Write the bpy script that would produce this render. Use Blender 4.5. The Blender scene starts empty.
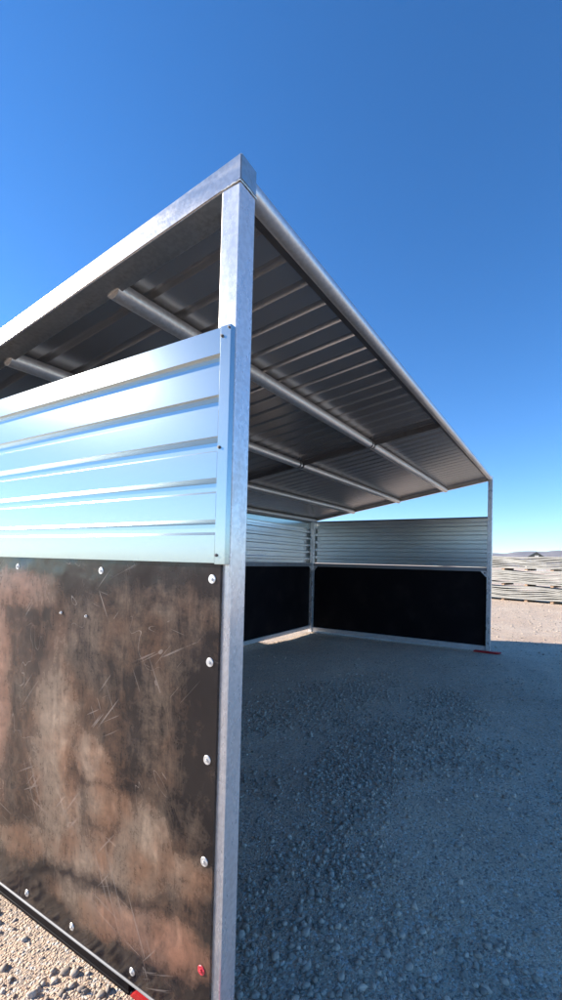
import bpy, bmesh, math, random
import numpy as np
from mathutils import Vector, Matrix
random.seed(4); RNG = np.random.default_rng(7)
S = bpy.context.scene
COL = S.collection

# ------------------------------------------------------------------ helpers
def obj(name, me, mat=None, parent=None, smooth=False):
    if isinstance(me, bmesh.types.BMesh):
        m = bpy.data.meshes.new(name); me.normal_update(); me.to_mesh(m); me.free(); me = m
    o = bpy.data.objects.new(name, me); COL.objects.link(o)
    if mat: me.materials.append(mat)
    if parent: o.parent = parent
    if len(me.polygons) < 20000 and any(p.use_smooth for p in me.polygons): me.set_sharp_from_angle(angle=math.radians(38))
    if smooth:
        me.polygons.foreach_set('use_smooth', [True]*len(me.polygons))
    return o
def thing(name, label, cat, loc=(0,0,0), rz=0, group=None):
    o = bpy.data.objects.new(name, None); COL.objects.link(o)
    o.location = loc; o.rotation_euler = (0,0,rz); o.empty_display_size = .2
    return tag(o, label, cat, group)
def tag(o, label, cat, group=None):
    o['label'] = label; o['category'] = cat
    if group: o['group'] = group
    return o
def box(bm, lo, hi, bev=0.0):
    lo = Vector(lo); hi = Vector(hi)
    r = bmesh.ops.create_cube(bm, size=1)
    vs = r['verts']
    for v in vs:
        v.co = Vector(((lo[i]+hi[i])/2 + v.co[i]*(hi[i]-lo[i]) for i in range(3)))
    if bev:
        es = list({e for v in vs for e in v.link_edges})
        bmesh.ops.bevel(bm, geom=es, offset=bev, segments=2, affect='EDGES', profile=.5)
def beam(bm, A, B, w, hgt, up=(0,0,1), bev=0.004):
    """square tube from A to B (centre line)"""
    A = Vector(A); B = Vector(B); d = B-A; L = d.length; x = d.normalized()
    u = Vector(up); y = u.cross(x).normalized(); z = x.cross(y)
    M = Matrix((x,y,z)).transposed().to_4x4(); M.translation = (A+B)/2
    t = bmesh.new(); box(t, (-L/2,-w/2,-hgt/2), (L/2,w/2,hgt/2), bev)
    t.transform(M); m = bpy.data.meshes.new('t'); t.to_mesh(m); t.free(); bm.from_mesh(m); bpy.data.meshes.remove(m)
def tube(bm, pts, r, n=20, cap=True):
    pts = [Vector(p) for p in pts]; rings = []
    for i,p in enumerate(pts):
        d = (pts[min(i+1,len(pts)-1)]-pts[max(i-1,0)]).normalized()
        a = Vector((0,0,1)) if abs(d.z)<.9 else Vector((1,0,0))
        y = a.cross(d).normalized(); z = d.cross(y)
        rr = r[i] if isinstance(r,(list,tuple)) else r
        rings.append([bm.verts.new(p+y*rr*math.cos(2*math.pi*k/n)+z*rr*math.sin(2*math.pi*k/n)) for k in range(n)])
    for a,b in zip(rings, rings[1:]):
        for k in range(n):
            f = bm.faces.new((a[k],a[(k+1)%n],b[(k+1)%n],b[k])); f.smooth = True
    if cap:
        bm.faces.new(list(reversed(rings[0]))); bm.faces.new(rings[-1])
def lin(a,b,t): return a+(b-a)*t

# ------------------------------------------------------------------ materials
def newmat(name):
    m = bpy.data.materials.new(name); m.use_nodes = True
    nt = m.node_tree; nt.nodes.clear()
    out = nt.nodes.new('ShaderNodeOutputMaterial'); b = nt.nodes.new('ShaderNodeBsdfPrincipled')
    nt.links.new(b.outputs[0], out.inputs[0])
    return m, nt, b
class N:
    def __init__(s, nt): s.nt = nt
    def n(s, t, **k):
        nd = s.nt.nodes.new(t)
        for a,v in k.items():
            if hasattr(nd, a) and a not in ('Scale',): setattr(nd, a, v)
        return nd
    def l(s, a, b): s.nt.links.new(a, b)
    def val(s, sock, v):
        if hasattr(v, 'is_output') or isinstance(v, bpy.types.NodeSocket): s.l(v, sock)
        else: sock.default_value = v
    def coord(s, scale=(1,1,1), rot=(0,0,0), loc=(0,0,0)):
        t = s.n('ShaderNodeTexCoord'); m = s.n('ShaderNodeMapping')
        m.inputs['Scale'].default_value = scale; m.inputs['Rotation'].default_value = rot; m.inputs['Location'].default_value = loc
        s.l(t.outputs['Object'], m.inputs[0]); return m.outputs[0]
    def noise(s, vec, scale, detail=4, rough=.5, dist=0):
        t = s.n('ShaderNodeTexNoise'); s.l(vec, t.inputs['Vector'])
        t.inputs['Scale'].default_value = scale; t.inputs['Detail'].default_value = detail
        t.inputs['Roughness'].default_value = rough; t.inputs['Distortion'].default_value = dist
        return t.outputs['Fac']
    def vor(s, vec, scale, feature='F1', out='Distance', rnd=1):
        t = s.n('ShaderNodeTexVoronoi'); t.feature = feature; s.l(vec, t.inputs['Vector'])
        t.inputs['Scale'].default_value = scale; t.inputs['Randomness'].default_value = rnd
        return t.outputs[out]
    def ramp(s, f, a, b, lo=0., hi=1.):
        t = s.n('ShaderNodeMapRange'); t.interpolation_type = 'SMOOTHSTEP'
        s.val(t.inputs['Value'], f)
        for i,v in zip(('From Min','From Max','To Min','To Max'), (a,b,lo,hi)): t.inputs[i].default_value = v
        return t.outputs[0]
    def math(s, op, a, b=0.): 
        t = s.n('ShaderNodeMath'); t.operation = op; s.val(t.inputs[0], a); s.val(t.inputs[1], b); return t.outputs[0]
    def mix(s, f, a, b):
        t = s.n('ShaderNodeMix'); t.data_type = 'RGBA'; s.val(t.inputs[0], f)
        s.val(t.inputs[6], a if not isinstance(a, tuple) else (*a,1)); s.val(t.inputs[7], b if not isinstance(b, tuple) else (*b,1))
        return t.outputs[2]
    def bump(s, h, strength, dist, normal=None):
        t = s.n('ShaderNodeBump'); t.inputs['Strength'].default_value = strength; t.inputs['Distance'].default_value = dist
        s.l(h, t.inputs['Height'])
        if normal: s.l(normal, t.inputs['Normal'])
        return t.outputs[0]

def metal(name, col=(.62,.64,.66), rough=.34, streak=(1,1,1), dirt=.35, spangle=.5, bump=.25, metallic=.9, wave=0.0):
    m, nt, b = newmat(name); q = N(nt)
    v = q.coord(); vs = q.coord(streak)
    big = q.noise(vs, 2.2, 5, .6); mid = q.noise(vs, 14, 4, .6); sp = q.vor(v, 130, out='Color')
    spv = q.noise(v, 60, 2)
    c = q.mix(q.ramp(big, .35,.7), tuple(x*(.80 if bump else .94) for x in col), col)
    c = q.mix(q.ramp(mid, .5,.75, 0, dirt), c, tuple(x*y for x,y in zip(col,(.62,.58,.54))))
    c = q.mix(q.math('MULTIPLY', q.ramp(spv,.4,.6), spangle*.3), c, tuple(min(1,x*1.2) for x in col))
    q.l(c, b.inputs['Base Color']); b.inputs['Metallic'].default_value = metallic
    r = q.math('ADD', q.ramp(mid,.3,.75,rough-.03,rough+.10), q.math('MULTIPLY', q.ramp(big,.3,.7), .06))
    if bump: q.l(r, b.inputs['Roughness'])
    else: b.inputs['Roughness'].default_value = rough
    h = q.math('ADD', q.math('MULTIPLY', q.noise(v, 45, 3), .4), q.noise(vs, 5, 3))
    nrm = q.bump(h, bump, .004) if bump else None
    if wave:
        nrm = q.bump(q.noise(q.coord((1,.5,1)), 1.6, 1), wave, .05, nrm)
    if nrm: q.l(nrm, b.inputs['Normal'])
    return m
M_POST  = metal('galvanised_post', (.80,.81,.81), .24, (1,1,.35), .5, 1.1, .12, .55)
M_PIPE  = metal('galvanised_pipe', (.72,.71,.70), .34, (.12,1,1), .40, 1., .3, .72)
M_RAKE  = metal('galvanised_rake', (.62,.60,.57), .30, (1,.22,1), 1.0, 1.2, .4)
M_RAIL  = metal('galvanised_rail', (.74,.74,.73), .42, (1,1,1), .4, .6, .3, .4)
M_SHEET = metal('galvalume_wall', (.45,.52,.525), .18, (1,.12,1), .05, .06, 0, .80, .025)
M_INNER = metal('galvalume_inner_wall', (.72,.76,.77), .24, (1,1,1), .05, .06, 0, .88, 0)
M_ROOF  = metal('galvalume_roof', (.52,.52,.525), .25, (1,.2,1), .08, .05, 0, .80, .0)
M_DARKM = metal('weathered_steel', (.16,.16,.165), .5, (1,1,1), .5, .3, .3, .7)
M_LEDGE = metal('dull_galvanised', (.34,.34,.34), .55, (1,.3,1), .4, .4, .2, .4)
M_BOLT  = metal('zinc_bolt', (.78,.78,.76), .38, (1,1,1), .5, .5, .3, .6)

def plain(name, col, rough=.6, metallic=0, var=.25, scale=6, bump=.2):
    m, nt, b = newmat(name); q = N(nt); v = q.coord()
    n1 = q.noise(v, scale, 5, .6)
    c = q.mix(q.ramp(n1,.3,.7), tuple(x*(1-var) for x in col), tuple(min(1,x*(1+var)) for x in col))
    q.l(c, b.inputs['Base Color']); b.inputs['Roughness'].default_value = rough; b.inputs['Metallic'].default_value = metallic
    q.l(q.bump(q.noise(v, scale*6, 4), bump, .005), b.inputs['Normal'])
    return m
M_RED   = plain('red_painted_steel', (.45,.008,.012), .5, 0, .25, 12)
M_REDB  = plain('red_painted_bolt', (.65,.05,.07), .4, 0, .25, 60)
M_WOOD  = plain('weathered_timber', (.38,.25,.16), .8, 0, .35, 9)
M_WIRE  = plain('pale_tie_wire', (.75,.75,.74), .4, .4, .1, 9)
M_HILL  = plain('dry_hill_earth', (.20,.17,.15), .95, 0, .25, .004, 0)
M_BARNR = plain('dark_roofing', (.05,.055,.05), .7, 0, .3, 2)
M_BARNW = plain('pale_siding', (.62,.60,.55), .7, 0, .15, 2)
M_PURL  = metal('stacked_galvanised', (.36,.35,.315), .5, (1,.3,1), .5, .3, .1, .2)

def black_panel(name, dusty):
    m, nt, b = newmat(name); q = N(nt)
    v = q.coord(); black = (.0075,.0068,.0085)
    b.inputs['Specular IOR Level'].default_value = .4
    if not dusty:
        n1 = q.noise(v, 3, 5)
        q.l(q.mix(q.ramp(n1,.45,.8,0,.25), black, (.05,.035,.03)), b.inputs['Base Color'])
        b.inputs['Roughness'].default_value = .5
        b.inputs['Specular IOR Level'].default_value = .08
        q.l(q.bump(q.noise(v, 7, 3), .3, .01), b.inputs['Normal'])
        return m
    sep = q.n('ShaderNodeSeparateXYZ'); 
    warp = q.n('ShaderNodeTexNoise'); q.l(v, warp.inputs['Vector']); warp.inputs['Scale'].default_value = 4.5; warp.inputs['Detail'].default_value = 5; warp.inputs['Roughness'].default_value=.65
    sub = q.n('ShaderNodeVectorMath'); sub.operation='SUBTRACT'; q.l(warp.outputs['Color'], sub.inputs[0]); sub.inputs[1].default_value=(.5,.5,.5)
    sc = q.n('ShaderNodeVectorMath'); sc.operation='SCALE'; q.l(sub.outputs[0], sc.inputs[0]); sc.inputs['Scale'].default_value=.19
    ad = q.n('ShaderNodeVectorMath'); ad.operation='ADD'; q.l(v, ad.inputs[0]); q.l(sc.outputs[0], ad.inputs[1])
    q.l(ad.outputs[0], sep.inputs[0]); Y = sep.outputs['Y']; Z = sep.outputs['Z']
    def blob(cy, cz, ry, rz, rot=0.):
        dy = q.math('SUBTRACT', Y, cy); dz = q.math('SUBTRACT', Z, cz)
        c, s_ = math.cos(rot), math.sin(rot)
        u = q.math('ADD', q.math('MULTIPLY', dy, c/ry), q.math('MULTIPLY', dz, s_/ry))
        w = q.math('ADD', q.math('MULTIPLY', dy, -s_/rz), q.math('MULTIPLY', dz, c/rz))
        d = q.math('ADD', q.math('MULTIPLY', u, u), q.math('MULTIPLY', w, w))
        return q.ramp(d, 0, 1.25, 1, 0)
    def addall(l):
        r = l[0]
        for x in l[1:]: r = q.math('MAXIMUM', r, x)
        return r
    strong = addall([blob(.88,.80,.17,.42,.12), blob(.80,.50,.22,.18), blob(.62,.74,.14,.10,.6), blob(.34,.50,.16,.2),
                     blob(.62,.40,.85,.10,-.22), blob(1.35,.9,.16,.55), blob(1.2,1.36,.4,.10), blob(.5,.58,.16,.12),
                     blob(1.9,.7,.3,.5,.2), blob(2.7,.8,.5,.3), blob(.35,.24,.6,.09,-.12)])
    weak = addall([blob(.28,.95,.13,.50,.05), blob(.60,1.22,.55,.13), blob(.65,.85,.28,.35), blob(.3,1.33,.33,.10), blob(1.25,.7,.35,.7), blob(.15,.45,.12,.3), blob(2.5,.8,1.2,.7)])
    g1 = q.noise(q.coord((1,1,.55),(.12,0,0)), 8, 10, .78, 1.2)
    g2 = q.noise(v, 24, 7, .7, .3)
    g3 = q.noise(q.coord((1,1,.07),(.1,0,0)), 45, 5, .8)
    gr = q.math('ADD', q.math('MULTIPLY', g1, .50), q.math('ADD', q.math('MULTIPLY', g2, .30), q.math('MULTIPLY', g3, .20)))
    g4 = q.noise(q.coord((1,1,1),(.5,0,0)), 110, 6, .85)
    g5 = q.noise(q.coord((1,.25,1)), 30, 6, .8)
    gr = q.math('ADD', q.math('MULTIPLY', gr, .72), q.math('ADD', q.math('MULTIPLY', g4, .16), q.math('MULTIPLY', g5, .12)))
    lvl = q.math('ADD', q.math('ADD', q.math('MULTIPLY', strong, .42), q.math('MULTIPLY', weak, .16)), -.02)
    k = q.math('MULTIPLY', q.math('SUBTRACT', gr, .50), 4.0)
    k = q.math('MULTIPLY', k, q.math('ADD', lvl, .28))
    dn = q.n('ShaderNodeClamp'); q.l(q.math('ADD', lvl, k), dn.inputs[0]); dust = dn.outputs[0]
    # scratches: thin streaks in several directions
    def scr(rx, sy, thr, scale):
        c0 = q.coord((1,1,1), (rx,0,0)); mp = q.n('ShaderNodeMapping'); mp.inputs['Scale'].default_value = (1,1,sy); q.l(c0, mp.inputs[0]); c = mp.outputs[0]; f = q.noise(c, scale, 2, .5)
        gate = q.ramp(q.noise(v, 3.1, 2), .52, .66)
        return q.math('MULTIPLY', q.ramp(f, thr, thr+.05), gate)
    def iso(scale, wd, st):
        f = q.noise(q.coord(st,(.4,0,0)), scale, 3, .6, .8)
        a = q.math('ABSOLUTE', q.math('SUBTRACT', f, .5)); gate = q.ramp(q.noise(v, 4.3, 3), .50, .66)
        return q.math('MULTIPLY', q.ramp(a, 0, wd, 1, 0), gate)
    scratch = addall([iso(2.6,.0016,(1,1,.6)), scr(.5,.03,.66,85), scr(-.75,.03,.66,80), scr(1.35,.03,.67,90), scr(-1.15,.04,.67,70)])
    dcol = q.mix(q.ramp(q.noise(v, 5, 4),.35,.65), (.38,.205,.12), (.48,.35,.25))
    dcol = q.mix(q.math('MULTIPLY', addall([blob(1.25,1.28,.5,.35), blob(.2,.2,.45,.16), blob(1.35,.8,.2,.5)]), .7), dcol, (.40,.18,.11))  # redder dust; the low front blob paints in the red skid foot's reflection
    c = q.mix(q.math('MULTIPLY', dust, .95), black, dcol)
    film = q.ramp(q.noise(v, 2.4, 5, .6), .40, .75, .004, .07)
    c = q.mix(film, c, (.26,.19,.18))
    c = q.mix(q.math('MULTIPLY', scratch, .26), c, (.46,.38,.33))
    q.l(c, b.inputs['Base Color'])
    r = q.ramp(q.math('ADD', dust, scratch), 0, .9, .17, .62); q.l(r, b.inputs['Roughness'])
    h = q.math('ADD', q.noise(v, 3.2, 3), q.math('MULTIPLY', dust, .05))
    q.l(q.bump(h, .35, .03), b.inputs['Normal'])
    return m
M_DUSTY = black_panel('dusty_black_plastic', True)
M_BLACK = black_panel('black_plastic', False)

def ground_mat():
    m, nt, b = newmat('gravel_ground'); q = N(nt); v = q.coord()
    big = q.noise(v, .55, 5, .6); mid = q.noise(v, 5, 6, .65); fine = q.noise(v, 60, 5, .7)
    peb = q.vor(v, 85); pebc = q.vor(v, 85, out='Color'); peb2 = q.vor(v, 200)
    c = q.mix(q.ramp(big,.35,.65), (.64,.46,.32), (.72,.56,.41))
    c = q.mix(q.ramp(mid,.40,.75,0,.40), c, (.38,.32,.27))
    sepc = q.n('ShaderNodeSeparateColor'); q.l(pebc, sepc.inputs[0])
    c = q.mix(q.math('MULTIPLY', q.ramp(sepc.outputs[0],.65,.92), .6), c, (.20,.185,.17))
    c = q.mix(q.math('MULTIPLY', q.ramp(sepc.outputs[1],.75,.95), .7), c, (.78,.72,.62))
    c = q.mix(q.ramp(fine,.45,.75,0,.3), c, (.55,.48,.40))
    q.l(c, b.inputs['Base Color']); b.inputs['Roughness'].default_value = .92; b.inputs['Specular IOR Level'].default_value = .25
    h = q.math('ADD', q.math('MULTIPLY', fine, .8), q.math('ADD', q.ramp(peb,0,.7,1,0), q.math('MULTIPLY', q.ramp(peb2,0,.7,1,0), .45)))
    q.l(q.bump(h, .8, .009), b.inputs['Normal'])
    return m
M_GROUND = ground_mat()
def stone_mat():
    m, nt, b = newmat('gravel_stone'); q = N(nt); v = q.coord()
    g = q.n('ShaderNodeNewGeometry')
    n = q.noise(v, 90, 4)
    ri = g.outputs['Random Per Island']
    c = q.mix(ri, (.22,.175,.135), (.70,.57,.44)); c = q.mix(q.ramp(n,.3,.7,0,.5), c, (.42,.35,.28))
    q.l(c, b.inputs['Base Color']); b.inputs['Roughness'].default_value = .85
    q.l(q.bump(n,.4,.003), b.inputs['Normal'])
    return m
M_STONE = stone_mat()

# ------------------------------------------------------------------ ground
def vnoise(x, y, s, seed=0):
    """smooth value noise, numpy"""
    x = x/s+seed*17.3; y = y/s-seed*9.1
    xi = np.floor(x).astype(np.int64); yi = np.floor(y).astype(np.int64); fx = x-xi; fy = y-yi
    fx = fx*fx*(3-2*fx); fy = fy*fy*(3-2*fy)
    def h(a,b):
        n = (a*374761393 + b*668265263 + seed*1442695) & 0x7fffffff
        n = ((n ^ (n>>13))*1274126177) & 0x7fffffff
        return ((n ^ (n>>16)) & 0xffff)/65535.
    return (h(xi,yi)*(1-fx)+h(xi+1,yi)*fx)*(1-fy)+(h(xi,yi+1)*(1-fx)+h(xi+1,yi+1)*fx)*fy
def gh(x, y):
    near = np.exp(-np.maximum(0, np.hypot(x-3, y-1)-6)/6)
    z = ((vnoise(x,y,.9,1)-.5)*.030 + (vnoise(x,y,.28,2)-.5)*.009 + (vnoise(x,y,.09,3)-.5)*.004)*near
    z += (vnoise(x,y,6,4)-.5)*.10*(1-near)
    under = np.clip(1-np.minimum(np.abs(x-0.0), np.abs(x-6.90))/.25, 0, 1)*((y>-.2)&(y<3.8))
    z = z*(1-.8*under) - .004*under
    # loose gravel banked up against part of the back wall
    z += .075*np.exp(-((y-3.62)/.16)**2)*np.clip((5.35-x)/.35,0,1)*np.clip((x+.6)/.4,0,1)
    return z
def axis(lo, hi, st, far):
    a = list(np.arange(lo, hi, st)); d = st; p = a[-1]
    while p < far: d *= 1.16; p += d; a.append(p)
    d = st; p = a[0]
    while p > -far: d *= 1.16; p -= d; a.insert(0, p)
    return np.array(a)
def grid_obj(name, xs, ys, zf, mat):
    X, Y = np.meshgrid(xs, ys, indexing='ij'); Z = zf(X, Y)
    nx, ny = len(xs), len(ys)
    me = bpy.data.meshes.new(name)
    co = np.stack([X,Y,Z],-1).reshape(-1,3)
    i = np.arange(nx-1)[:,None]*ny+np.arange(ny-1)[None,:]
    f = np.stack([i, i+ny, i+ny+1, i+1],-1).reshape(-1,4)
    me.vertices.add(len(co)); me.vertices.foreach_set('co', co.ravel())
    me.loops.add(f.size); me.loops.foreach_set('vertex_index', f.ravel())
    me.polygons.add(len(f)); me.polygons.foreach_set('loop_start', np.arange(0,f.size,4)); me.polygons.foreach_set('loop_total', np.full(len(f),4))
    me.polygons.foreach_set('use_smooth', np.ones(len(f),bool)); me.update(); me.validate()
    return obj(name, me, mat)
g = grid_obj('ground', axis(-1.4, 8.5, .03, 9000), axis(-2.2, 4.2, .03, 9000), gh, M_GROUND); g['kind'] = 'structure'

# gravel stones: uncountable, one object
def ico(sub):
    bm = bmesh.new(); bmesh.ops.create_icosphere(bm, subdivisions=sub, radius=1)
    V = np.array([v.co[:] for v in bm.verts]); F = np.array([[v.index for v in f.verts] for f in bm.faces]); bm.free(); return V, F
def stones(name, P, Rr, sub, sink=.35):
    V, F = ico(sub); n = len(P); nv = len(V)
    sc = RNG.uniform(.6,1.25,(n,1,3)); sc[:,:,2] *= .72
    W = V[None]*sc*(1+RNG.uniform(-.22,.22,(n,nv,1)))*Rr[:,None,None]
    t = RNG.uniform(0,2*np.pi,n); tx = RNG.uniform(-.5,.5,n)
    c,s = np.cos(tx)[:,None],np.sin(tx)[:,None]
    y = W[...,1]*c-W[...,2]*s; z = W[...,1]*s+W[...,2]*c; x = W[...,0]
    c,s = np.cos(t)[:,None],np.sin(t)[:,None]
    W = np.stack([x*c-y*s, x*s+y*c, z],-1)
    zz = gh(P[:,0],P[:,1])+Rr*.72*(1-sink*1.6)*.6
    W += np.concatenate([P, zz[:,None]],1)[:,None,:]
    co = W.reshape(-1,3); Fa = (F[None]+(np.arange(n)*nv)[:,None,None]).reshape(-1,3)
    me = bpy.data.meshes.new(name)
    me.vertices.add(len(co)); me.vertices.foreach_set('co', co.ravel())
    me.loops.add(Fa.size); me.loops.foreach_set('vertex_index', Fa.ravel().astype(np.int32))
    me.polygons.add(len(Fa)); me.polygons.foreach_set('loop_start', np.arange(0,Fa.size,3)); me.polygons.foreach_set('loop_total', np.full(len(Fa),3))
    me.update()
    return me
def scatter(n, x0,x1,y0,y1, rmin, rmax, dens, power=2.6):
    P = np.stack([RNG.uniform(x0,x1,n), RNG.uniform(y0,y1,n)],1)
    P = P[RNG.random(n) < dens(P[:,0],P[:,1])]
    u = RNG.random(len(P)); Rr = rmin+(rmax-rmin)*u**power
    return P, Rr
def patch(x,y):
    d = .05+.45*np.clip((vnoise(x,y,.75,11)*.6+vnoise(x,y,.25,12)*.4-.55)*5,0,1)
    for (cx,cy,rx,ry,a) in PATCH:
        dx=x-cx; dy=y-cy; u=(dx*math.cos(a)+dy*math.sin(a))/rx; w=(-dx*math.sin(a)+dy*math.cos(a))/ry
        d = np.maximum(d, np.exp(-(u*u+w*w)**1.5)*(.35+.9*vnoise(x,y,.12,5)))
    return np.clip(d,0,1)
PATCH = [(3.2,1.3,1.1,.5,-.3),(2.6,.3,.45,.9,0),(3.7,.1,.7,.35,.3),(1.75,.35,.5,.28,.3),(.45,-.1,.5,.35,.4),(.9,.1,.35,.3,0),(.25,.4,.3,.5,0)]
bmj = []
P, Rr = scatter(20000, .02,2.4,-1.3,1.6, .003,.017, patch, 3.0); bmj.append(stones('a',P,Rr,2))
P, Rr = scatter(60000, .0,7.3,-1.8,3.5, .003,.014, patch, 2.8); bmj.append(stones('a',P,Rr,1))
P, Rr = scatter(9000, -1.0,-.02,-.4,2.6, .003,.018, lambda x,y: .25+.75*np.clip((vnoise(x,y,.3,21)-.35)*3,0,1), 3.2); bmj.append(stones('a',P,Rr,2))
P, Rr = scatter(9000, 7,20,-4,4, .006,.030, lambda x,y: .5+0*x, 3.0); bmj.append(stones('a',P,Rr,1))
def only(x,y):
    d = 0*x
    for (cx,cy,rx,ry,a) in PATCH[:4]:
        dx=x-cx; dy=y-cy; u=(dx*math.cos(a)+dy*math.sin(a))/rx; w=(-dx*math.sin(a)+dy*math.cos(a))/ry
        d = np.maximum(d, np.exp(-(u*u+w*w)**1.5)*(.2+1.1*vnoise(x,y,.16,6)))
    return np.clip(d,0,1)
P, Rr = scatter(22000, 1.2,4.8,-.7,2.0, .006,.017, only, 1.8); bmj.append(stones('a',P,Rr,1))
P, Rr = scatter(2500, 2.5,7,-4.5,-1.2, .005,.02, patch, 2.4); bmj.append(stones('a',P,Rr,1))
bm = bmesh.new()
for me in bmj: bm.from_mesh(me); bpy.data.meshes.remove(me)
gs = obj('gravel', bm, M_STONE); gs['kind'] = 'stuff'
gs['label'] = 'loose grey gravel stones strewn over the compacted yard'

# ------------------------------------------------------------------ shed
L, D, W = 6.903, 3.58, .076
def R(x, y):
    t = x/L; return (2.76-.13*y)*(1-t)+(3.06-.18*y)*t        # top plane of the roof framing
shed = thing('livestock_shelter', 'open-fronted galvanised steel livestock shelter with black lower wall panels and a sloping ribbed roof', 'shelter')
# posts
def post(x0, y0, z0, z1):
    bm = bmesh.new(); box(bm, (x0,y0,z0), (x0+W,y0+W,z1), .005); return obj('post', bm, M_POST, shed)
post(0,0,.031,2.672); post(L-W,0,.031,R(L,0)-.012)
post(0,D-W,0,R(0,D)-.09); post(L-W,D-W,0,R(L,D)-.09)
post(L/2-W/2-.2,D-W,0,R(L/2,D)-.09)
def weld(pts, r=.0028):
    rr = random.Random(len(pts)*7); P = []
    for a,b in zip(pts,pts[1:]):
        a = Vector(a); b = Vector(b); k = max(2,int((b-a).length/.005))
        for i in range(k): P.append(a.lerp(b,i/k)+Vector((rr.uniform(-.0006,.0006),rr.uniform(-.0006,.0006),rr.uniform(-.0008,.0008))))
    P.append(Vector(pts[-1])); bm = bmesh.new(); tube(bm, P, [r*rr.uniform(.7,1.25) for _ in P], 8); obj('weld_bead', bm, M_RAKE, shed)
weld([(-.001,W,2.669),(-.002,0,2.674),(W*.5,-.001,2.674),(W+.001,-.001,2.673)])
# near rake beam: three inch tube with a mitred front end standing just over the post
def rake(x0, x1, y0, y1, hgt, name='rake_beam', mat=M_RAKE, drop=0):
    bm = bmesh.new(); n = 14; rings = []
    for i in range(n+1):
        y = lin(y0,y1,i/n); xa = x0; r = [R(x0,y)-drop]
        rings.append([bm.verts.new((x0,y,r[0]-hgt)), bm.verts.new((x1,y,r[0]-hgt)), bm.verts.new((x1,y,r[0])), bm.verts.new((x0,y,r[0]))])
    for a,b in zip(rings,rings[1:]):
        for k in range(4): bm.faces.new((a[k],b[k],b[(k+1)%4],a[(k+1)%4]))
    bm.faces.new(rings[0]); bm.faces.new(list(reversed(rings[-1])))
    bmesh.ops.recalc_face_normals(bm, faces=bm.faces)
    es = [e for e in bm.edges if len(e.link_faces)==2 and e.calc_face_angle()>.8]
    bmesh.ops.bevel(bm, geom=es, offset=.004, segments=2, affect='EDGES')
    return obj(name, bm, mat, shed)
rake(-.003, W+.001, -.003, D+.02, .085)
rake(L-.05, L+.004, .065, D+.02, .075)
# lip flange running along the inner underside of the near rake
bm = bmesh.new(); beam(bm, (W+.016,.09,R(0,.09)-.074), (W+.016,D-.1,R(0,D-.1)-.074), .028, .006, bev=.001); obj('rake_flange', bm, M_RAKE, shed)
# middle rafter: dark angle between the two roof bays
bm = bmesh.new(); XM = 3.08
beam(bm, (XM,.07,R(XM,.07)-.046), (XM,D-.05,R(XM,D-.05)-.046), .010, .055, bev=.002)
beam(bm, (XM+.03,.07,R(XM,.07)-.012), (XM+.03,D-.05,R(XM,D-.05)-.012), .046, .006, bev=.001)
obj('rafter', bm, M_DARKM, shed)
# purlin pipes, each run in two lengths with a collar at the rafter
def pipe(y, yfar, r=.041, off=.036, x0=None, x1=None, name='purlin'):
    x0 = W-.0 if x0 is None else x0; x1 = L-.02 if x1 is None else x1
    def pt(x): 
        yy = lin(y,yfar,x/L); return (x, yy, R(x,yy)-off)
    n = 10
    for a,b in (((x0+.012,XM-.02),(XM+.02,x1)) if name == 'purlin' else ((x0+.012,x1),)):
        bm = bmesh.new(); tube(bm, [pt(lin(a,b,i/n)) for i in range(n+1)], r, 24)
        o = obj(name, bm, M_PIPE, shed)
        if a < 1 and name == 'purlin':
            bm = bmesh.new(); c = pt(XM-.075); d = pt(XM-.055); tube(bm, [c, d], r+.004, 24); 
            tube(bm, [pt(XM-.05), pt(XM+.05)], r-.006, 20)
            obj('collar', bm, M_DARKM, o)
pipe(.735,.80, off=.062); pipe(1.56,1.68, off=.062); pipe(2.48,2.62, off=.062); pipe(3.42,3.50, off=.062)
# front header pipe with its narrow closure angle behind it
pipe(.034,.040, off=.044, x0=W-.02, x1=L-.03, name='header_pipe', r=.034)
bm = bmesh.new()
beam(bm, (W,.084,R(0,.08)-.032), (L-.05,.084,R(L,.08)-.032), .036, .022, bev=.001)
obj('header_closure', bm, M_DARKM, shed)
bm = bmesh.new()
for k in range(9):
    x = .10+k*.037; 
# ribbed roof sheets (one per bay)
def roof_sheet(x0, x1, first):
    pitch = .177; prof = [(x0,0)]
    k = 0
    while True:
        c = first+k*pitch; k += 1
        if c > x1-.04: break
        if c < x0+.03: continue
        prof += [(c-.027,0),(c-.012,.024),(c+.012,.024),(c+.022,0)]
        m1 = c+.030+(pitch-.06)/3; m2 = c+.030+2*(pitch-.06)/3
        if m2 < x1-.03:
            for mm in ((m1,m2) if x0 > 1 else ()): prof += [(mm-.008,0),(mm,.006),(mm+.008,0)]
    prof.append((x1,0))
    bm = bmesh.new(); ny = 24; rows = []
    for i in range(ny+1):
        y = lin(.060, D+.012, i/ny)
        rows.append([bm.verts.new((x,y,R(x,y)-.016+z)) for x,z in prof])
    for a,b in zip(rows,rows[1:]):
        for k in range(len(prof)-1): bm.faces.new((a[k],a[k+1],b[k+1],b[k]))
    o = obj('roof_sheet', bm, M_ROOF, shed)
    s = o.modifiers.new('s','SOLIDIFY'); s.thickness = .0012; s.offset = 1
    return o
roof_sheet(.004, XM+.02, .254-.177); roof_sheet(XM+.024, L+.006, .254+.177*17)
# roof screws along header? (tiny, on the sheet's ribs are unseen)

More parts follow.
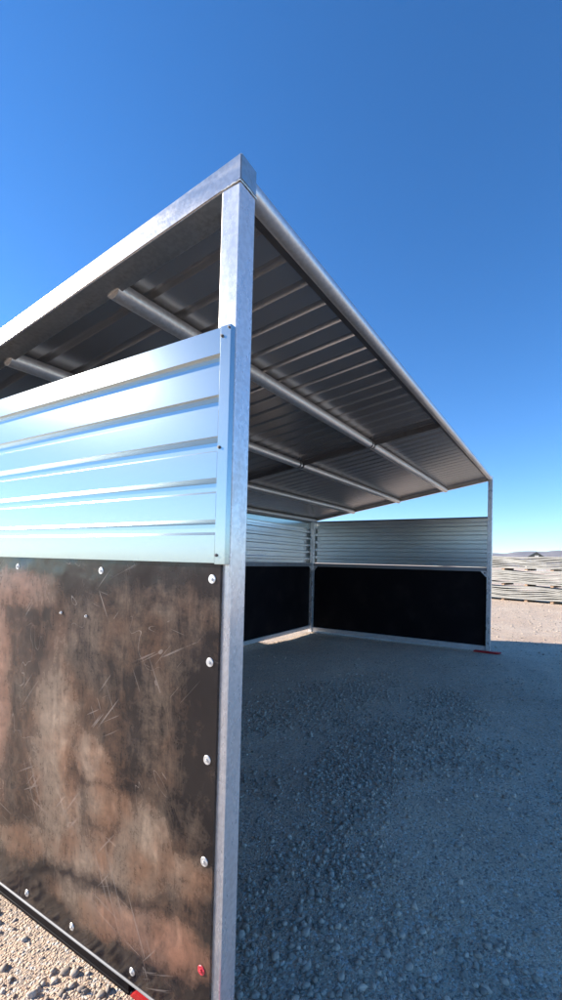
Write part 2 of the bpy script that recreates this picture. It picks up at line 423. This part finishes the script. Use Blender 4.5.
# ribbed wall sheeting: profile in (outward offset, z), extruded along the wall
def rib_profile(ztop, zbot, n, dep=.022):
    pitch = (ztop-zbot-.085)/(n-1) if n > 1 else 0; P = []
    for k in range(n):
        zt = ztop-k*pitch; P += [(dep,zt),(dep,zt-.079)]
        if k < n-1: P += [(0,zt-.079-.014),(0,zt-pitch+.010)]
    P[-1] = (dep, zbot)
    return P
def wall_sheet(a, b, nrm, ztop, zbot, n=6, name='corrugated_panel', dep=.022, seed=0):
    """a,b: xy end points at the wall plane, nrm: outward"""
    prof = rib_profile(ztop, zbot, n, dep); bm = bmesh.new(); ns = 36; rows = []
    a = Vector(a); b = Vector(b); nn = Vector(nrm); ln = (b-a).length
    for i in range(ns+1):
        t = i/ns; p = a.lerp(b, t); s = t*ln
        row = []
        for d,z in prof:
            w = 0
            zz = z
            row.append(bm.verts.new((p.x+nn.x*(d+w), p.y+nn.y*(d+w), zz)))
        rows.append(row)
    for A,B in zip(rows,rows[1:]):
        for k in range(len(prof)-1): bm.faces.new((A[k],A[k+1],B[k+1],B[k]))
    bmesh.ops.recalc_face_normals(bm, faces=bm.faces)
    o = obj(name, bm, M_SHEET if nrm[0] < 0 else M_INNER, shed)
    s = o.modifiers.new('s','SOLIDIFY'); s.thickness = .0010; s.offset = 0
    return o
ZT, ZB = 2.213, 1.488
near_sheet = wall_sheet((-.0018,.046),(-.0018,D-.02),(-1,0),ZT,ZB, dep=.0195, seed=1)
far_sheet = wall_sheet((L+.010,.02),(L+.010,D+.043),(1,0),2.345,1.47, dep=.04, seed=2)
back_sheet = wall_sheet((.02,D+.010),(L+.008,D+.010),(0,1),2.235,1.44, dep=.038, seed=3)

# bolts and screws
def screw(parent, p, nrm, rw, hr, mat=M_BOLT, name='bolt', tilt=0.0):
    n = Vector(nrm).normalized(); p = Vector(p); bm = bmesh.new()
    def d(s, r1, r2, h0, h1):
        q = n.to_track_quat('Z','Y').to_matrix().to_4x4(); q.translation = p+n*(h0+h1)/2
        bmesh.ops.create_cone(bm, cap_ends=True, segments=s, radius1=r1, radius2=r2, depth=h1-h0, matrix=q)
    d(24, rw, rw*.9, 0, .0018); d(6, hr, hr, .0018, .0055); d(12, hr*.5, hr*.4, .0055, .0062)
    o = obj(name, bm, mat, parent)
    return o
# side trim strip with screws
def trim(x0, x1, y0, y1, z0, z1):
    bm = bmesh.new(); box(bm, (x0,y0,z0),(x1,y1,z1), .0012); return obj('trim_strip', bm, M_SHEET, shed)
t = trim(-.0222,-.0005,.004,.0452,ZB-.004,ZT+.002)
for z in (2.185,1.842,1.512): screw(t, (-.0222,.038,z), (-1,0,0), .0055,.0042, M_DARKM, 'screw')
screw(t, (-.0222,.010,2.205), (-1,0,0), .004,.0035, M_DARKM, 'screw')
trim(-.0222,-.0005,D-.05,D+.03,ZB-.004,ZT)
trim(L+.0005,L+.0365,.0,.05,1.466,2.347)
trim(L+.042,L+.044,D-.06,D+.047,1.43,2.347); trim(L-.06,L+.0415,D+.045,D+.047,1.43,2.30)

# black lower panels (slightly bowed plastic sheet)
def panel(a, b, nrm, z0, z1, mat, thick=.009, off=0.001, amp=.003, seed=0, label=None):
    a = Vector(a); b = Vector(b); nn = Vector(nrm); bm = bmesh.new(); nu, nv = 60, 24; ln=(b-a).length
    G = []
    for side in (0,1):
        g_ = []
        for i in range(nu+1):
            row = []
            for j in range(nv+1):
                s = ln*i/nu; z = lin(z0,z1,j/nv)
                edge = min(1, 6*min(i/nu,1-i/nu,j/nv,1-j/nv)*2)
                w = amp*(.6*math.sin(s*4.6+seed+z*2.2)+.4*math.sin(s*9.1-z*7+seed)+1)*edge
                w += .0016*math.sin(s*2*math.pi/.30)*(1 if j in (nv,) else 0)
                p = a.lerp(b,i/nu)+nn*(off+side*thick+w); row.append(bm.verts.new((p.x,p.y,z)))
            g_.append(row)
        G.append(g_)
    for g_ in G:
        for i in range(nu):
            for j in range(nv): bm.faces.new((g_[i][j],g_[i+1][j],g_[i+1][j+1],g_[i][j+1])).smooth = True
    A,B = G
    for i in range(nu):
        bm.faces.new((A[i][0],A[i+1][0],B[i+1][0],B[i][0])); bm.faces.new((A[i][nv],A[i+1][nv],B[i+1][nv],B[i][nv]))
    for j in range(nv):
        bm.faces.new((A[0][j],A[0][j+1],B[0][j+1],B[0][j])); bm.faces.new((A[nu][j],A[nu][j+1],B[nu][j+1],B[nu][j]))
    bmesh.ops.recalc_face_normals(bm, faces=bm.faces)
    o = obj('plastic_panel', bm, mat, shed)
    if label: o['label'] = label
    return o
near_p = panel((0,.030),(0,D-.01),(-1,0),.058,1.494, M_DUSTY, label='black plastic panel smeared with orange-brown dust and scratches')
far_p = panel((L,.030),(L,D-.01),(1,0),.05,1.44, M_BLACK, seed=2)
back_p = panel((.05,D),(L-.05,D),(0,1),.085,1.42, M_BLACK, seed=4)
FX = -.0115
for z in (.251,.576,.884,1.182,1.438):
    screw(near_p, (FX,.062,z), (-1,0,0), .0145,.0052, M_REDB if z < .3 else M_BOLT)
for y in (.607,1.188,1.77,2.35,2.93,3.45): screw(near_p, (FX,y,1.447), (-1,0,0), .0135,.0050)
for y in (.371,.714,1.027,1.45,1.85,2.3,2.75,3.2): screw(near_p, (FX,y,.096), (-1,0,0), .0135,.0050)
for y in (.846,.683): screw(near_p, (FX-.003,y,1.272), (-1,0,0), .006,.004, M_BOLT, 'screw')

# rails
def rail(lo, hi, mat=M_RAIL, name='rail'):
    bm = bmesh.new(); box(bm, lo, hi, .004); return obj(name, bm, mat, shed)
rail((.001,W,.030),(.05,D-W,.105), name='bottom_rail')
rail((-.0145,.03,.049),(-.0005,D-.02,.0565), M_LEDGE, name='ledge_angle')
rail((-.004,.395,-.012),(.048,D-.08,.028), M_BLACK, 'gap_shade_bar')  # black bar added to draw the shadow gap under the bottom rail
rail((-.006,.39,.012),(-.0045,D-.08,.045), M_BLACK, 'gap_shade_strip')  # added black face that paints the shade below the ledge
rail((.001,W,1.445),(.05,D-W,1.52), name='middle_rail')
rail((L-.05,W,.018),(L-.001,D-W,.105), name='bottom_rail')
rail((L-.05,W,1.392),(L-.001,D-W,1.460), M_LEDGE, name='middle_rail')
rail((W,D-.041,.072),(L-W,D-.001,.14), name='bottom_rail')
rail((W,D-.041,1.392),(L-W,D-.001,1.468), M_LEDGE, name='middle_rail')
# thin capping angle on the far and back sheeting
rail((L-.004,W,2.333),(L+.036,D-.02,2.352), M_DARKM, 'cap_angle')
bm = bmesh.new(); n = 20; vs = []
for i in range(n+1):
    x = lin(.05,L-.02,i/n); zt = R(x,D)-.018
    vs.append([bm.verts.new(p) for p in ((x,D+.0005,2.20),(x,D+.009,2.20),(x,D+.009,zt),(x,D+.0005,zt))])
for A,B in zip(vs,vs[1:]):
    for k in range(4): bm.faces.new((A[k],B[k],B[(k+1)%4],A[(k+1)%4]))
bmesh.ops.recalc_face_normals(bm, faces=bm.faces)
obj('eave_closure', bm, M_SHEET, shed)
# triangular gusset plates with a bolt hole
def gusset(o, u, n, s=.13):
    """o corner, u inward along the wall, plate hangs under the middle rail; n = thickness direction"""
    o = Vector(o); u = Vector(u); n = Vector(n); bm = bmesh.new()
    pts = [o, o+u*s, o+u*s*.95+Vector((0,0,-s*.12)), o+u*s*.14+Vector((0,0,-s*1.02)), o+Vector((0,0,-s*1.02))]
    c = o+u*s*.34+Vector((0,0,-s*.34)); 
    hole = [c+u*.014*math.cos(a)+Vector((0,0,1))*.014*math.sin(a) for a in [2*math.pi*k/15 for k in range(15)]]
    for off in (0,.006):
        ov = [bm.verts.new(p+n*off) for p in pts]; hv = [bm.verts.new(p+n*off) for p in hole]
        es = [bm.edges.new((ov[i],ov[(i+1)%5])) for i in range(5)]+[bm.edges.new((hv[i],hv[(i+1)%15])) for i in range(15)]
        bmesh.ops.triangle_fill(bm, use_beauty=True, edges=es)
        if off == 0: k0 = (ov,hv)
        else:
            for a,b in ((k0[0],ov),(k0[1],hv)):
                for i in range(len(a)): bm.faces.new((a[i],a[(i+1)%len(a)],b[(i+1)%len(a)],b[i]))
    bmesh.ops.recalc_face_normals(bm, faces=bm.faces)
    g_ = obj('gusset_plate', bm, M_RAIL, shed)
    return g_
gusset((L-.058,W,1.400),(0,1,0),(1,0,0), .10); gusset((L-.058,D-W,1.400),(0,-1,0),(1,0,0), .10)
gusset((L-W,D-.048,1.400),(-1,0,0),(0,1,0), .10); 

# red skid feet under both front posts: plates with an upturned nose
def skid(x, ys=1):
    bm = bmesh.new(); w0 = -.006; w1 = .100; sec = [(.385,0,.010),(.36,0,.029),(.0,0,.029),(-.12,0,.029),(-.19,.006,.031),(-.25,.02,.036)]
    rings = [[bm.verts.new((x+w0*k,y,a)), bm.verts.new((x+w1*k,y,a)), bm.verts.new((x+w1*k,y,b)), bm.verts.new((x+w0*k,y,b))]
             for (y,a,b),k in zip([(q[0]*ys,q[1],q[2]) for q in sec],(1,1,1,1,.9,.6))]
    for A,B in zip(rings,rings[1:]):
        for k in range(4): bm.faces.new((A[k],B[k],B[(k+1)%4],A[(k+1)%4]))
    bm.faces.new(rings[0]); bm.faces.new(list(reversed(rings[-1]))); bmesh.ops.recalc_face_normals(bm, faces=bm.faces)
    bmesh.ops.bevel(bm, geom=[e for e in bm.edges if e.calc_face_angle(0)>.8], offset=.003, segments=2, affect='EDGES')
    o = obj('skid_foot', bm, M_RED, shed); o['label'] = 'bright red painted skid foot under the front post'
skid(0.0); skid(L-W-.03, .7)

# ------------------------------------------------------------------ yard beyond: bundled sheets in three tiers
DIR = Vector((-.305,-1,0)).normalized(); NB = Vector((DIR.y,-DIR.x,0)); NB = -NB if NB.x < 0 else NB
ORG = Vector((20.5,1.43,0))
def bundle(s0, s1, z0, z1, label, seed):
    r = random.Random(seed); o = ORG+DIR*s0
    t = thing('sheet_bundle', label, 'metal sheets', (o.x,o.y,z0), math.atan2(DIR.y,DIR.x), 'bundles of ribbed sheets stacked in the yard')
    n = 7; hh = (z1-z0)/n; ln = s1-s0
    for k in range(n):
        bm = bmesh.new(); ns = 48; rows = []
        ph = r.uniform(0,6); th = hh*r.uniform(.74,.95); xo = r.uniform(-.03,.03)
        th0 = th
        for i in range(ns+1):
            s = ln*i/ns; u = s*2.1+seed*2+k*.35; th = th0*(.80+.20*math.sin(s*2.3+k*1.7+seed))
            zz = k*hh+.048*math.sin(u)*(1 if 0<k<n-1 else .5)+.010*math.sin(s*3.1+ph); zz = max(zz,0)
            front = -.0+xo+.02*math.sin(s*2+ph)
            row = [(s,-front,zz),(s,-front+.05,zz+th*.35),(s,-front+.05,zz+th*.65),(s,-front,zz+th),(s,-front-1.05,zz+th),(s,-front-1.05,zz)]
            rows.append([bm.verts.new((p[0]+xo*2,p[1],p[2])) for p in row])
        for A,B in zip(rows,rows[1:]):
            for j in range(6): bm.faces.new((A[j],A[(j+1)%6],B[(j+1)%6],B[j]))
        bm.faces.new(rows[0]); bm.faces.new(list(reversed(rows[-1])))
        bmesh.ops.recalc_face_normals(bm, faces=bm.faces)
        obj('sheet', bm, M_PURL, t)
TIERS = [(.10,.655,'bottom'),(.745,1.315,'middle'),(1.40,1.93,'top')]
# s grows toward the right of the picture; the visible stretch is about s = 0..3.2
for z0,z1,w in TIERS:
    bundle(-2.6, 5.4, z0, z1, f'{w} tier of the stacked pale ribbed sheets behind the far post of the shelter', {'bottom':1,'middle':3,'top':6}[w])
def dun(s, z0, z1, label):
    o = ORG+DIR*s; bm = bmesh.new(); box(bm, (-.06,-1.0,0),(.06,.05,z1-z0-.002), .004)
    b_ = obj('timber_bearer', bm, M_WOOD); b_.location = (o.x,o.y,z0); b_.rotation_euler = (0,0,math.atan2(DIR.y,DIR.x))
    tag(b_, label, 'timber block', 'timber bearers between the stacked bundles')
for z0,z1,w in ((0,.098,'on the ground'),(.657,.743,'under the middle tier'),(1.317,1.398,'under the top tier')):
    for s_,pos in ((-1.9,'hidden behind the far shelter wall'),(.9,'nearest the shelter post'),(1.85,'in the middle of the visible stack'),(2.85,'at the right edge of the photo'),(4.7,'past the right edge of the photo')):
        dun(s_, z0, z1, f'timber bearer {w}, {pos}')

# distant gabled shed whose dark roof shows over the stack
barn = thing('gabled_shed', 'small distant shed with dark gable roof peeking over the stacked sheets', 'shed', (150,2.3,0), .12)
bm = bmesh.new(); box(bm, (0,-2.7,0),(5,2.7,4.0)); obj('wall', bm, M_BARNW, barn)
bm = bmesh.new()
v = [(-.3,-3.4,3.9),(-.3,0,6.1),(-.3,3.4,3.9),(5.3,-3.4,3.9),(5.3,0,6.1),(5.3,3.4,3.9)]
vv = [bm.verts.new(p) for p in v]
for f in ((0,1,2),(5,4,3),(0,3,4,1),(1,4,5,2),(0,2,5,3)): bm.faces.new([vv[i] for i in f])
obj('roof', bm, M_BARNR, barn)
bm = bmesh.new(); box(bm, (-.34,-.6,4.3),(-.301,.5,5.0)); obj('gable_vent', bm, M_BARNW, barn)

# hills
def ridge(name, dist, hmax, a0, a1, seed, depth):
    na, nr = 160, 14; V = []; bm = bmesh.new(); rows = []
    for i in range(na+1):
        a = math.radians(lin(a0,a1,i/na)); row = []
        env = math.sin(math.pi*i/na)**.35
        hv = sum(float(vnoise(np.array([i*1.0]),np.array([3.3]),s,seed))*w for s,w in ((38,.5),(15,.28),(6,.14),(2.3,.08)))
        for j in range(nr+1):
            t = j/nr; prof = math.sin(math.pi*t*.5) if t < 1 else 1
            rr = dist+depth*t; k = float(vnoise(np.array([i*.8+j*3.1]),np.array([j*1.3]),2.2,seed+5))-.5
            z = hmax*env*hv*prof*(1+.35*k*(1-t))-2*(j==0)
            row.append(bm.verts.new((-1+rr*math.cos(a), rr*math.sin(a), z)))
        rows.append(row)
    for A,B in zip(rows,rows[1:]):
        for j in range(nr): bm.faces.new((A[j],B[j],B[j+1],A[j+1])).smooth = True
    bmesh.ops.recalc_face_normals(bm, faces=bm.faces)
    o = obj(name, bm, M_HILL); o['kind'] = 'structure'
ridge('hills', 2600, 60, -60, 60, 3, 500)
ridge('mountains', 5200, 450, -45, 50, 9, 1500)

# haze: one closed box of thin even air
HZ = True
if HZ:
    bm = bmesh.new(); box(bm, (-9400,-9400,-3),(9400,9400,520))
    m = bpy.data.materials.new('haze_air'); m.use_nodes = True; nt = m.node_tree; nt.nodes.clear()
    out = nt.nodes.new('ShaderNodeOutputMaterial'); pv = nt.nodes.new('ShaderNodeVolumePrincipled')
    pv.inputs['Color'].default_value = (.62,.76,1,1); pv.inputs['Density'].default_value = 4e-5; pv.inputs['Anisotropy'].default_value = .2
    nt.links.new(pv.outputs[0], out.inputs['Volume'])
    hz = obj('haze', bm, m); hz['kind'] = 'stuff'

# ------------------------------------------------------------------ light
EL = math.radians(24); tr = math.radians(20)
travel = Vector((math.sin(tr)*math.cos(EL), -math.cos(tr)*math.cos(EL), -math.sin(EL)))
sl = bpy.data.lights.new('sun', 'SUN'); sl.energy = 5.0; sl.angle = math.radians(.53); sl.color = (1,.91,.80)
so = bpy.data.objects.new('sun', sl); COL.objects.link(so); so.rotation_euler = (-travel).to_track_quat('Z','Y').to_euler(); so.location = (-5,10,12)
w = bpy.data.worlds.new('World'); S.world = w; w.use_nodes = True; nt = w.node_tree
bg = nt.nodes['Background']; sky = nt.nodes.new('ShaderNodeTexSky'); sky.sky_type = 'NISHITA'; sky.sun_disc = False
sky.sun_elevation = EL; toward = -travel
sky.sun_rotation = math.atan2(toward.x, toward.y)      # measured from +Y, clockwise
sky.altitude = 1800; sky.air_density = 1.0; sky.dust_density = .1; sky.ozone_density = 3.2
hs = nt.nodes.new('ShaderNodeHueSaturation'); hs.inputs['Saturation'].default_value = 1.25; hs.inputs['Hue'].default_value = .504; nt.links.new(sky.outputs[0], hs.inputs['Color'])
nt.links.new(hs.outputs[0], bg.inputs[0]); bg.inputs[1].default_value = .12

# ------------------------------------------------------------------ camera
f, yaw, pi_, ro, cx, cy, px, py = 421.368, .510895, .017935, .0232906, -.998297, -.840486, 311.414, 553.767
fw = Vector((math.cos(yaw),math.sin(yaw),0)); rt = Vector((math.sin(yaw),-math.cos(yaw),0)); up = Vector((0,0,1))
F = fw*math.cos(pi_)+up*math.sin(pi_); U = up*math.cos(pi_)-fw*math.sin(pi_)
R2 = rt*math.cos(ro)+U*math.sin(ro); U2 = U*math.cos(ro)-rt*math.sin(ro)
cd = bpy.data.cameras.new('camera'); co_ = bpy.data.objects.new('camera', cd); COL.objects.link(co_)
Mx = Matrix((R2,U2,-F)).transposed().to_4x4(); Mx.translation = (cx,cy,1.5); co_.matrix_world = Mx
cd.sensor_fit = 'VERTICAL'; cd.sensor_height = 24; cd.lens = 24*f/1000
cd.shift_x = -(px-281)/1000; cd.shift_y = (py-500)/1000
cd.clip_start = .05; cd.clip_end = 30000
S.camera = co_
S.view_settings.view_transform = 'Standard'; S.view_settings.look = 'None'; S.view_settings.gamma = 1; S.view_settings.exposure = 1.18
S.view_settings.use_curve_mapping = False
S.cycles.max_bounces = 8; S.cycles.volume_bounces = 0
